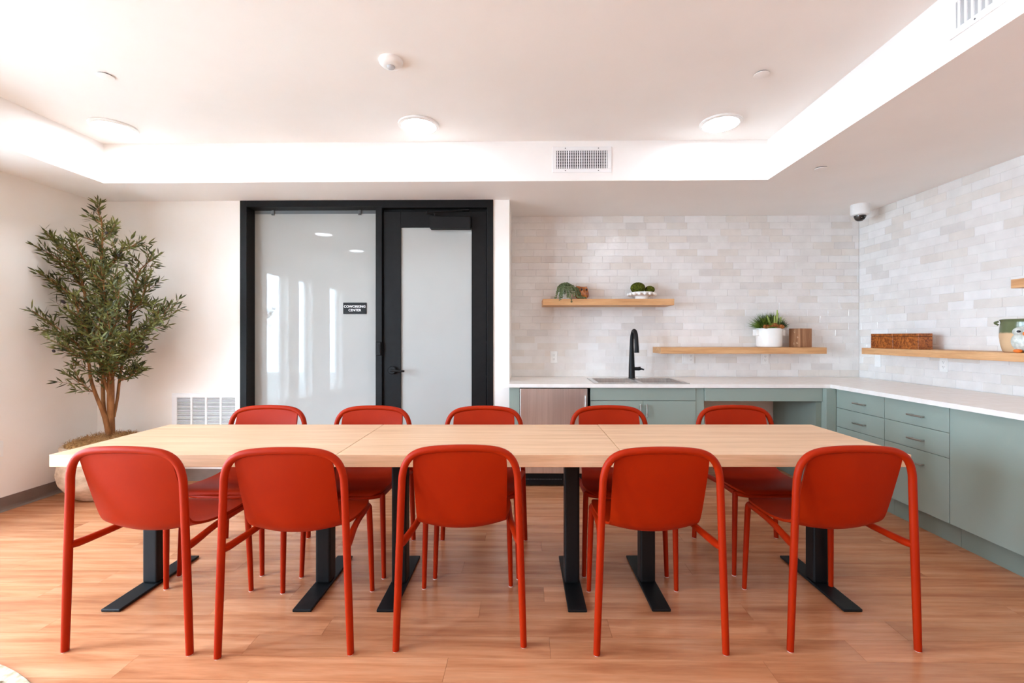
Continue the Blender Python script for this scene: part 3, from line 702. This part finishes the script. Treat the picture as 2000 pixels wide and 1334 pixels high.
# ---------------------------------------------------------------- olive tree
BR = {
'trunk_main':[(-3.332,3.600,0.466,0.026),(-3.336,3.600,0.671,0.024),(-3.336,3.600,0.897,0.023),(-3.344,3.600,1.020,0.022),(-3.388,3.620,1.204,0.016),(-3.418,3.630,1.411,0.014),(-3.426,3.620,1.659,0.013),(-3.411,3.600,1.821,0.012),(-3.388,3.580,1.981,0.008),(-3.384,3.580,2.124,0.005),(-3.417,3.580,2.246,0.003)],
'trunk_left':[(-3.330,3.580,0.470,0.020),(-3.345,3.570,0.586,0.019),(-3.360,3.550,0.679,0.014),(-3.384,3.520,0.812,0.012),(-3.401,3.500,0.927,0.011),(-3.402,3.480,1.067,0.009),(-3.471,3.460,1.199,0.006),(-3.588,3.450,1.305,0.004),(-3.690,3.430,1.390,0.003)],
'trunk_mid':[(-3.355,3.580,0.568,0.016),(-3.394,3.600,0.692,0.014),(-3.427,3.630,0.832,0.013),(-3.450,3.650,0.975,0.012),(-3.506,3.660,1.120,0.013),(-3.557,3.660,1.267,0.012),(-3.586,3.660,1.454,0.011),(-3.598,3.650,1.620,0.010),(-3.580,3.580,1.783,0.007),(-3.600,3.530,1.910,0.005),(-3.670,3.490,2.000,0.003)],
'trunk_right':[(-3.330,3.620,0.606,0.011),(-3.319,3.640,0.748,0.010),(-3.311,3.650,0.892,0.010),(-3.281,3.650,1.079,0.009),(-3.239,3.650,1.287,0.011),(-3.214,3.640,1.453,0.010),(-3.162,3.620,1.637,0.007),(-3.103,3.600,1.779,0.005),(-3.012,3.580,1.849,0.003)],
'b1':[(-3.344,3.600,0.774,0.010),(-3.348,3.560,0.901,0.009),(-3.324,3.500,1.046,0.008),(-3.282,3.430,1.246,0.006),(-3.195,3.380,1.439,0.004)],
'b2':[(-3.332,3.600,0.917,0.014),(-3.228,3.550,1.064,0.012),(-3.106,3.500,1.166,0.009),(-2.942,3.450,1.285,0.006),(-2.815,3.440,1.383,0.004),(-2.745,3.440,1.425,0.003)],
'b3':[(-3.426,3.620,1.659,0.008),(-3.408,3.520,1.768,0.006),(-3.430,3.460,1.878,0.004),(-3.460,3.450,1.955,0.003)],
'b4':[(-3.426,3.620,1.741,0.008),(-3.219,3.500,1.844,0.006),(-3.128,3.480,1.920,0.004),(-3.068,3.480,1.952,0.003)],
'b5':[(-3.586,3.660,1.454,0.008),(-3.591,3.560,1.551,0.006),(-3.632,3.500,1.646,0.004),(-3.690,3.480,1.706,0.003)],
'b6':[(-3.388,3.620,1.204,0.008),(-3.161,3.450,1.364,0.006),(-3.070,3.380,1.516,0.005),(-3.067,3.360,1.648,0.003)],
'b7':[(-3.418,3.630,1.411,0.007),(-3.213,3.420,1.558,0.005),(-3.176,3.360,1.687,0.003)],
'b8':[(-3.557,3.660,1.267,0.007),(-3.470,3.500,1.366,0.005),(-3.430,3.420,1.480,0.003)],
'b9':[(-3.384,3.520,0.812,0.005),(-3.410,3.480,0.857,0.004),(-3.471,3.460,0.910,0.003)],
'b10':[(-3.311,3.650,0.892,0.005),(-3.198,3.580,0.920,0.004),(-3.107,3.550,0.961,0.003)],
'b11':[(-3.214,3.640,1.453,0.006),(-3.039,3.540,1.528,0.005),(-2.967,3.500,1.645,0.003)],
'b12':[(-3.336,3.600,0.897,0.007),(-3.213,3.450,1.049,0.005),(-3.108,3.350,1.208,0.004),(-3.094,3.330,1.322,0.003)],
'b13':[(-3.281,3.650,1.079,0.006),(-3.106,3.500,1.126,0.005),(-3.015,3.420,1.207,0.003)],
'b14':[(-3.402,3.480,1.067,0.006),(-3.371,3.400,1.091,0.004),(-3.429,3.380,1.169,0.003)],
'b15':[(-3.392,3.580,1.981,0.005),(-3.428,3.540,2.013,0.003)],
'b16':[(-3.388,3.580,2.021,0.005),(-3.276,3.540,2.083,0.003)],
'b17':[(-3.598,3.650,1.620,0.006),(-3.612,3.520,1.809,0.004),(-3.670,3.480,1.886,0.003)],
'b18':[(-3.506,3.660,1.120,0.006),(-3.617,3.680,1.224,0.004),(-3.690,3.690,1.330,0.003)],
'b19':[(-3.239,3.650,1.287,0.006),(-3.177,3.700,1.330,0.004),(-3.108,3.720,1.415,0.003)],
}
bark = noise_mix(mat('brown_bark', srgb(140,96,58), .85, .2), srgb(112,74,44), srgb(160,112,70), (30,30,8), bump=.4)
potm = noise_mix(mat('weathered_sandstone_pot', srgb(205,178,152), .9, .2), srgb(184,156,132), srgb(218,192,166), (11,11,22), detail=6, bump=.35, bumpscale=28)
mossm = noise_mix(mat('dried_moss_fibre', srgb(176,134,88), .95, .1), srgb(140,102,62), srgb(200,158,108), (50,50,50))
leafm = noise_mix(mat('olive_leaf', srgb(70,76,34), .5, .3), srgb(44,50,20), srgb(122,122,58), (17,17,17), coord='World', lo=.36, hi=.70)
olivem = noise_mix(mat('black_olive', srgb(40,26,30), .3, .5), srgb(34,22,26), srgb(48,30,36), (30,30,30))
TC = Vector((-3.345, 3.600, 0))
t = empty('potted_olive_tree', TC); tag(t, 'tall potted olive tree with black olives in the left corner', 'plant')
# pot with uneven hand-made wall
m = MB().lathe([(0,.004), (.19,.004), (.200,.012), (.205,.03), (.262,.075), (.300,.14), (.308,.20), (.302,.27), (.288,.33), (.280,.372), (.288,.392), (.290,.408), (.280,.416), (.262,.414), (.256,.395), (.252,.36), (0,.36)], 48)
rr = random.Random(5)
for v in m.bm.verts:
    if v.co.z < .41:
        a = math.atan2(v.co.y, v.co.x); f = 1+.010*math.sin(5*a+v.co.z*30)+.007*math.sin(11*a-v.co.z*50); v.co.x *= f; v.co.y *= f
m.build('pot', potm, t, True, 50)
m = MB().lathe([(.252,.385), (.262,.405), (.24,.432), (.17,.452), (.08,.465), (0,.468)], 36)
for i in range(1500):
    a = rr.uniform(0, 2*PI); r = .265*math.sqrt(rr.random()); z = .470-.055*(r/.265)**2+rr.uniform(-.004,.010)
    p0 = Vector((r*math.cos(a), r*math.sin(a), z)); d = Vector((rr.uniform(-1,1), rr.uniform(-1,1), rr.uniform(-.1,.5))).normalized(); L = rr.uniform(.02,.05)
    sd = d.cross(Vector((0,0,1))).normalized()*.0013
    p1 = p0+d*L*.5+Vector((0,0,.008)); p2 = p0+d*L
    q = [m.bm.verts.new(x) for x in (p0-sd, p0+sd, p1+sd, p1-sd, p2)]
    m.bm.faces.new((q[0],q[1],q[2],q[3])); m.bm.faces.new((q[3],q[2],q[4]))
tag(m.build('moss', mossm, t), kind='stuff')
for nm, pts in BR.items():
    if nm.startswith('trunk'):
        o = MB().tube([Vector(p[:3])-TC for p in pts], [p[3] for p in pts], 10, 5).build('trunk', bark, t, True, 60)
bmb = MB()
for nm, pts in BR.items():
    if not nm.startswith('trunk'): bmb.tube([Vector(p[:3])-TC for p in pts], [p[3] for p in pts], 7, 4)
LV, LF = [], []
def leaf(p, d, up, L, W_):
    d = d.normalized(); s = d.cross(up)
    if s.length < .05: s = d.orthogonal()
    s.normalize(); n_ = s.cross(d).normalized()
    i = len(LV); bend = n_*L*rr.uniform(-.10,.06)
    LV.extend([p, p+d*L*.28+s*W_*.42-n_*W_*.12, p+d*L*.62+s*W_*.45+bend*.4, p+d*L+bend, p+d*L*.62-s*W_*.45+bend*.4, p+d*L*.28-s*W_*.42-n_*W_*.12, p+d*L*.45+bend*.25-n_*W_*.10])
    LF.extend([(i,i+1,i+6), (i+1,i+2,i+6), (i+2,i+3,i+6), (i+3,i+4,i+6), (i+4,i+5,i+6), (i+5,i,i+6)])
def inside(p): return p.x > XL+.025 and p.y < YB-.025
def twig(p, d, L):
    d = d.normalized(); pts = [p]; n_ = max(3, int(L/.025)); q = p.copy(); dd = d.copy()
    for i in range(n_):
        dd = (dd+Vector((rr.uniform(-.14,.14), rr.uniform(-.14,.14), rr.uniform(-.08,.12)))).normalized(); q = q+dd*(L/n_)
        if not inside(q): break
        pts.append(q.copy())
    if len(pts) < 3: return
    bmb.tube([v-TC for v in pts], [.0024-.0012*i/len(pts) for i in range(len(pts))], 5)
    ph = rr.uniform(0, PI)
    for i in range(1, len(pts)):
        ax = (pts[i]-pts[i-1]).normalized(); o1 = ax.orthogonal().normalized(); o2 = ax.cross(o1)
        ph += PI/2+rr.uniform(-.4,.4)
        for s in (0, PI):
            r = o1*math.cos(ph+s)+o2*math.sin(ph+s); Ln = rr.uniform(.050,.085)
            dl = (ax*rr.uniform(.5,1.0)+r+Vector((0,0,.12)))
            e = pts[i]+dl.normalized()*Ln
            if inside(e): leaf(pts[i]-TC, dl, ax if abs(ax.z) < .9 else Vector((0,1,0)), Ln, rr.uniform(.0105,.0155))
    leaf(pts[-1]-TC, dd, Vector((rr.uniform(-1,1), 1, 0)), rr.uniform(.045,.07), .012)
axis_c = Vector((-3.36, 3.58, 0))
for nm, pts in BR.items():
    P = [np.array(p) for p in pts]; sm = catmull(P, 6); zmin = .98 if nm.startswith('trunk') else .80
    n_s = len(sm); step = 0
    for i in range(1, n_s):
        p = Vector(sm[i][:3]); r = sm[i][3]
        if p.z < zmin or (nm == 'trunk_main' and p.z < 1.05): continue
        seg = (Vector(sm[i][:3])-Vector(sm[i-1][:3])); tdir = seg.normalized()
        step += seg.length
        while step > .021:
            step -= .021
            out = Vector((p.x-axis_c.x, p.y-axis_c.y, 0)); out = out.normalized() if out.length > .02 else Vector((rr.uniform(-1,1), rr.uniform(-1,1), 0))
            tp = 1 if r < .0055 else .85
            d = tdir*rr.uniform(.2,.9)+out*rr.uniform(-.1,.7)+Vector((rr.uniform(-.9,.9), rr.uniform(-1.0,.6), rr.uniform(-.15,.75)))
            top = 1 if p.z < 1.9 else .7
            twig(p, d, rr.uniform(.07,.17)*tp*top)
    twig(Vector(sm[-1][:3]), Vector(sm[-1][:3])-Vector(sm[-2][:3]), .10)
tag(bmb.build('branches', bark, t, True, 60), kind='stuff')
lm = rawmesh('leaves', LV, LF, True); tag(link('leaves', lm, leafm, t), kind='stuff')
ol = MB().sphere((0,0,0), .0115, 10, 8, (.9,.9,1.15)).mesh('olive', True); ol.materials.append(olivem)
for p in [(-3.60,3.44,1.965), (-3.616,3.45,1.977), (-3.134,3.45,1.88), (-3.086,3.46,1.804), (-3.53,3.42,1.518), (-3.563,3.44,1.526), (-3.62,3.43,1.146), (-2.924,3.46,1.178), (-3.074,3.36,1.537), (-3.118,3.36,1.533), (-3.276,3.50,2.064), (-3.231,3.50,1.972), (-3.20,3.34,1.40), (-3.30,3.36,1.25)]:
    link('olive', ol, None, t, Vector(p)-TC, (rr.uniform(-.5,.5), rr.uniform(-.5,.5), 0))

# ---------------------------------------------------------------- things on the shelves
# trailing plant
ceram = noise_mix(mat('white_glazed_ceramic', srgb(240,238,234), .25), srgb(237,235,231), srgb(243,241,237), (9,9,9))
succ = noise_mix(mat('grey_green_succulent', srgb(96,112,72), .5), srgb(66,84,48), srgb(134,146,104), (40,40,40))
t = empty('trailing_plant', (.362, YT-.15, Z1)); tag(t, 'small trailing succulent in a white pot on the upper back shelf', 'plant')
MB().lathe([(0,.001), (.058,.001), (.062,.004), (.066,.118), (.063,.122), (.059,.118), (.056,.10), (0,.10)], 32).build('pot', ceram, t, True, 40)
SV, SF_ = [], []; sm_ = MB(); r2 = random.Random(9)
def bead(p, r):
    i = len(SV); a = r2.uniform(0, PI)
    for k in range(4): SV.append(p+Vector((math.cos(a+k*PI/2)*r, math.sin(a+k*PI/2)*r, 0)))
    SV.extend([p+Vector((0,0,r*.75)), p-Vector((0,0,r*.75))])
    for k in range(4): SF_.extend([(i+k, i+(k+1)%4, i+4), (i+(k+1)%4, i+k, i+5)])
for j in range(330):
    a = r2.uniform(0, 2*PI); rad = .078*math.sqrt(r2.random()); bead(Vector((rad*math.cos(a)+.008, rad*math.sin(a), .118+.036*(1-(rad/.08)**2)+r2.uniform(-.01,.01))), r2.uniform(.006,.0105))
for j in range(46):
    a = r2.uniform(-PI*.80, .05); x = .066*math.cos(a)+.01; y = .066*math.sin(a); L = r2.uniform(.06,.15)
    if r2.random() < .32: L = r2.uniform(.18,.255)
    p = Vector((x, y, .122)); path = [p.copy()]; n_ = int(L/.0095); fall = 0
    for i in range(n_):
        f = i/n_; out = Vector((math.cos(a), math.sin(a), 0))*(.0085 if i < 5 else .0022)
        p = p+out+Vector((r2.uniform(-.002,.002)+(.0016 if x > 0 else 0), 0, -.003 if i < 4 else -.0092))
        if p.z < .012 and p.y > -.150: p = Vector((p.x+r2.uniform(-.002,.003), p.y-.0085, .012))
        path.append(p.copy()); bead(p+Vector((r2.uniform(-.005,.005), r2.uniform(-.005,.003), 0)), r2.uniform(.0052,.0088))
        if r2.random() < .7: bead(p+Vector((r2.uniform(-.009,.009), r2.uniform(-.006,.004), r2.uniform(-.003,.003))), r2.uniform(.004,.0075))
    sm_.tube(path, .0012, 4)
tag(link('leaves', rawmesh('leaves', SV, SF_), succ, t), kind='stuff'); tag(sm_.build('stems', succ, t), kind='stuff')

# owl figurine
amber = noise_mix(mat('amber_glaze', srgb(186,104,40), .18, .6, coat=.4), srgb(140,66,18), srgb(206,128,58), (26,26,26), detail=5)
eyem = mat('dark_glaze', srgb(22,14,10), .1)
t = empty('owl_figurine', (.524, YT-.115, Z1), math.radians(18)); tag(t, 'amber glazed ceramic owl figurine beside the trailing plant', 'figurine')
b = MB().lathe([(0,.012), (.040,.010), (.056,.024), (.064,.050), (.064,.076), (.060,.100), (.054,.118), (.040,.126), (0,.124)], 32, sy=.88)
for v in b.bm.verts:
    if v.co.z > .105:
        e = max(0, (abs(v.co.x)-.018)/.036); v.co.z += .016*min(1, e)**1.3
b.build('body', amber, t, True, 60)
for s in (-1, 1):
    e = MB().sphere((s*.026,-.047,.096), .0205, 16, 10, (1,.35,1)).build('eye_ring', amber, t, True)
    link('pupil', MB().sphere((s*.025,-.0545,.096), .0095, 12, 8, (1,.4,1)).mesh('pupil', True), eyem, e)
    MB().sphere((s*.024,-.036,.009), .017, 12, 8, (1,1.2,.52)).build('foot', amber, t, True)
    MB().sphere((s*.060,-.006,.060), .030, 14, 10, (.25,.7,1.15)).build('wing', amber, t, True)
MB().lathe([(0,-.016), (.004,-.006), (.008,.006), (0,.012)], 10, (0,-.058,.084)).build('beak', amber, t, True)

# pedestal bowl and moss balls
t = empty('beaded_bowl', (1.090, YT-.14, Z1)); tag(t, 'white pedestal bowl with a beaded rim on the upper back shelf', 'bowl')
MB().lathe([(0,.001), (.066,.001), (.070,.006), (.062,.022), (.066,.030), (.100,.038), (.116,.050), (.119,.068), (.115,.070), (.100,.056), (.05,.045), (0,.044)], 40).build('bowl', ceram, t, True, 50)
bd = MB().sphere((0,0,0), .0150, 12, 8).mesh('bead', True); bd.materials.append(ceram)
for k in range(16): link('bead', bd, None, t, (.126*math.cos(2*PI*k/16), .126*math.sin(2*PI*k/16), .050))
mossg = noise_mix(mat('green_moss', srgb(70,78,22), .95, .1), srgb(46,54,12), srgb(100,104,34), (70,70,70), bump=.5, bumpscale=160)
def mossball(x, y, z, r, seed, lb):
    m = MB().sphere((0,0,0), r, 28, 20, (1.12,1,.86)); q = random.Random(seed)
    for v in m.bm.verts: v.co *= 1+q.uniform(-.025,.025)
    o = m.build('moss_ball', mossg, None, True, None, (x, y, z)); tag(o, lb, 'moss ball', 'moss balls in the bowl')
mossball(1.052, YT-.150, Z1+.112, .062, 1, 'larger green moss ball in the left of the beaded bowl')
mossball(1.168, YT-.135, Z1+.097, .043, 2, 'smaller dark green moss ball in the right of the beaded bowl')

# planter with succulents
t = empty('succulent_planter', (2.288, YT-.145, Z2)); tag(t, 'white pot with square ears holding green succulents on the lower shelf', 'plant')
MB().lathe([(0,.001), (.098,.001), (.106,.005), (.111,.022), (.113,.17), (.110,.178), (.104,.174), (.102,.15), (0,.15)], 44).build('pot', ceram, t, True, 40)
for s in (-1, 1): MB().box(s*.107, s*.138, -.032, .032, .108, .168, .006, 2).build('handle', ceram, t)
g1 = noise_mix(mat('bright_green_needles', srgb(96,128,38), .5), srgb(58,92,24), srgb(140,164,62), (30,30,30))
g2 = noise_mix(mat('dark_green_rosette', srgb(58,84,50), .5), srgb(38,60,34), srgb(98,120,74), (30,30,30))
g3 = noise_mix(mat('rust_bloom', srgb(150,82,30), .7), srgb(104,52,18), srgb(184,112,44), (60,60,60))
g4 = noise_mix(mat('pale_green_stem', srgb(150,168,84), .5), srgb(132,152,70), srgb(172,188,104), (30,30,30))
def spikes(name, m, cen, n_, L, wd, up, seed, spread=1.0):
    q = random.Random(seed); V, Fc = [], []
    for i in range(n_):
        d = Vector((q.gauss(0, spread), q.gauss(0, spread), abs(q.gauss(up, .5)))).normalized(); s = d.orthogonal().normalized()*wd; e = d.cross(s).normalized()*wd*.6
        p = Vector(cen)+Vector((q.uniform(-.012,.012), q.uniform(-.012,.012), 0)); l_ = L*q.uniform(.6,1.1); k = len(V)
        V.extend([p-s*.5, p+s*.5, p+d*l_*.5+s, p+d*l_*.5-s, p+d*l_*.5+e, p+d*l_]); Fc.extend([(k,k+1,k+2,k+4), (k+3,k,k+4), (k+4,k+2,k+5), (k+3,k+4,k+5)])
    tag(link(name, rawmesh(name, V, Fc), m, t), kind='stuff')
MB().lathe([(.102,.152), (.09,.172), (.05,.184), (0,.188)], 24).build('soil', mossm, t, True)
spikes('needle_tuft', g1, (-.072,-.03,.178), 380, .145, .0026, .75, 21, .8)
spikes('needle_tuft', g2, (-.03,.01,.19), 220, .145, .0032, 1.0, 22, .6)
spikes('rosette', g2, (.085,-.03,.180), 190, .100, .0038, .8, 23, .75)
spikes('rosette', g1, (.02,.02,.20), 160, .135, .0035, 1.1, 24, .5)
spikes('rosette', g4, (.045,.0,.20), 130, .135, .0035, 1.1, 25, .5)
for px_, py_, tx, tz in ((-.012,-.06,-.05,.125), (.022,-.055,.02,.12), (.040,-.05,.05,.175), (.055,-.05,.085,.11), (.030,-.05,.055,.15)):
    MB().tube([(px_,py_,.172), ((px_+tx)/2,py_-.005,.172+tz*.5), (tx,py_,.172+tz)], [.008,.0095,.0055], 8, 3).build('finger_stem', g4, t, True)
def bloom(c_, r, sd):
    q = random.Random(sd); m = MB().sphere(c_, r, 14, 10, (1.3,1,.75))
    for v in m.bm.verts: v.co = Vector(c_)+(v.co-Vector(c_))*(1+q.uniform(-.16,.16))
    m.build('rust_bloom', g3, t, True, 30)
bloom((-.062,-.078,.192), .027, 1); bloom((.000,-.080,.205), .028, 2); bloom((.066,-.076,.192), .027, 3)

# wooden cube
t = empty('wooden_box', (2.578, YT-.150, Z2), math.radians(14)); tag(t, 'knotty square wooden box turned corner-on beside the white planter', 'box')
MB().box(-.066, .066, -.066, .066, .0005, .1755, .0025).build('body', M['blockwood'], t)
knot = noise_mix(mat('pale_knot', srgb(196,152,116), .6), srgb(150,104,72), srgb(206,164,128), (90,90,90))
for (x, z) in ((-.02,.145), (-.055,.095), (-.012,.035), (-.05,.04)):
    k_ = MB().lathe([(.011,0), (.010,.001), (.006,.0014), (0,.0006)], 14).build('knot', knot, t, True, 60, (-.0662, x+.02, z), (PI/2, 0, -PI/2))

# burl boxes on the right shelf
for y, lb in ((3.895, 'amber burl wood box on the right shelf, the one nearer the tiled corner'), (3.652, 'amber burl wood box on the right shelf, the one nearer the owl crock')):
    t = empty('burl_box', (3.055, y, Z2)); tag(t, lb, 'box', 'burl wood boxes')
    MB().box(-.055, .055, -.119, .119, .0005, .098, .002).build('body', M['burl'], t)
    MB().box(-.053, .053, -.117, .117, .098, .1005).build('seam', M['burledge'], t)
    MB().box(-.055, .055, -.119, .119, .1005, .124, .002).build('lid', M['burl'], t)

# owl crock
crk = mat('two_tone_crock_glaze', srgb(120,128,98), .18, .55); n, l, p = nodes(crk)
tc = n.new('ShaderNodeTexCoord'); sp = n.new('ShaderNodeSeparateXYZ'); l.new(tc.outputs['Object'], sp.inputs[0])
ns = n.new('ShaderNodeTexNoise'); ns.inputs['Scale'].default_value = 30; l.new(tc.outputs['Object'], ns.inputs['Vector'])
ma = n.new('ShaderNodeMath'); ma.operation = 'MULTIPLY_ADD'; ma.inputs[1].default_value = .012; l.new(ns.outputs['Fac'], ma.inputs[0]); l.new(sp.outputs[2], ma.inputs[2])
rp = n.new('ShaderNodeValToRGB'); rp.color_ramp.elements[0].position = .124; rp.color_ramp.elements[0].color = srgb(214,178,138); rp.color_ramp.elements[1].position = .130; rp.color_ramp.elements[1].color = srgb(98,106,72)
l.new(ma.outputs[0], rp.inputs[0]); l.new(rp.outputs[0], p.inputs['Base Color'])
t = empty('owl_crock', (3.085, 2.85, Z2)); tag(t, 'green and tan glazed crock with a white owl on the right shelf', 'crock')
MB().lathe([(0,.001), (.100,.001), (.108,.008), (.118,.05), (.123,.10), (.122,.15), (.117,.188), (.119,.197), (.124,.203), (.119,.207), (.111,.203), (.109,.19), (.112,.10), (0,.02)], 44).build('body', crk, t, True, 45)
MB().tube([(-.121*.7-.005,.121*.7,.172), (-.121*.78-.01,.121*.78,.186), (-.121*.7-.005,.121*.7,.194)], .006, 8, 4).build('lug', M['burledge'] if False else crk, t, True)
owlw = noise_mix(mat('pale_grey_owl_glaze', srgb(196,200,190), .35), srgb(176,182,172), srgb(212,214,206), (60,60,60))
oa = math.radians(-143)   # direction of the owl on the crock
ox, oy = math.cos(oa), math.sin(oa); sd_ = Vector((-oy, ox, 0))
def on(u, out, z): return Vector((ox*out, oy*out, z))+sd_*u
rot = Matrix.Rotation(oa+PI/2, 4, 'Z')
MB().sphere(on(0,.108,.070), .062, 20, 14, (.95,.42,1.05), rot).build('owl_body', owlw, t, True)
MB().sphere(on(0,.112,.128), .050, 20, 14, (1.05,.42,.72), rot).build('owl_head', owlw, t, True)
for s in (-1, 1):
    e = MB().sphere(on(s*.024,.131,.130), .020, 16, 10, (1,.35,1), rot).build('eye_disc', owlw, t, True)
    link('pupil', MB().sphere(on(s*.022,.138,.130), .0095, 12, 8, (1,.4,.75), rot).mesh('pupil', True), eyem, e)
    MB().sphere(on(s*.026,.135,.012), .019, 12, 8, (1.1,.8,.6), rot).build('foot', noise_mix(mat('orange_glaze', srgb(232,120,30), .3), srgb(226,112,24), srgb(238,130,38), (20,20,20)), t, True)
MB().sphere(on(0,.140,.116), .008, 10, 8, (.8,.8,1.4), rot).build('beak', bpy.data.materials['orange_glaze'], t, True)

# ---------------------------------------------------------------- round rug behind the camera
rugm = noise_mix(mat('cream_wool', srgb(176,164,140), .95, .1), srgb(156,142,114), srgb(190,178,156), (45,45,45))
t = empty('round_rug', (-2.35, .55, 0)); tag(t, 'cream textured round rug at the lower left picture corner', 'rug')
m = MB().lathe([(0,.0005), (1.195,.0005), (1.205,.006), (1.20,.013), (1.17,.014), (1.165,.011), (0,.011)], 96); m.build('pile_base', rugm, t, True, 40)
q = random.Random(4); V, Fc = [], []
for i in range(5200):
    a = q.uniform(0, 2*PI); r = 1.16*math.sqrt(q.random()); x, y = r*math.cos(a), r*math.sin(a)
    if y < .2 and q.random() < .6: continue
    s_ = q.uniform(.008,.016); k = len(V); h_ = q.uniform(.015,.022); b_ = q.uniform(0, PI)
    for kk in range(3): V.append((x+s_*math.cos(b_+kk*2.094), y+s_*math.sin(b_+kk*2.094), .0105))
    V.append((x, y, h_)); Fc.extend([(k,k+1,k+3), (k+1,k+2,k+3), (k+2,k,k+3)])
tag(link('pile', rawmesh('pile', V, Fc), rugm, t), kind='stuff')
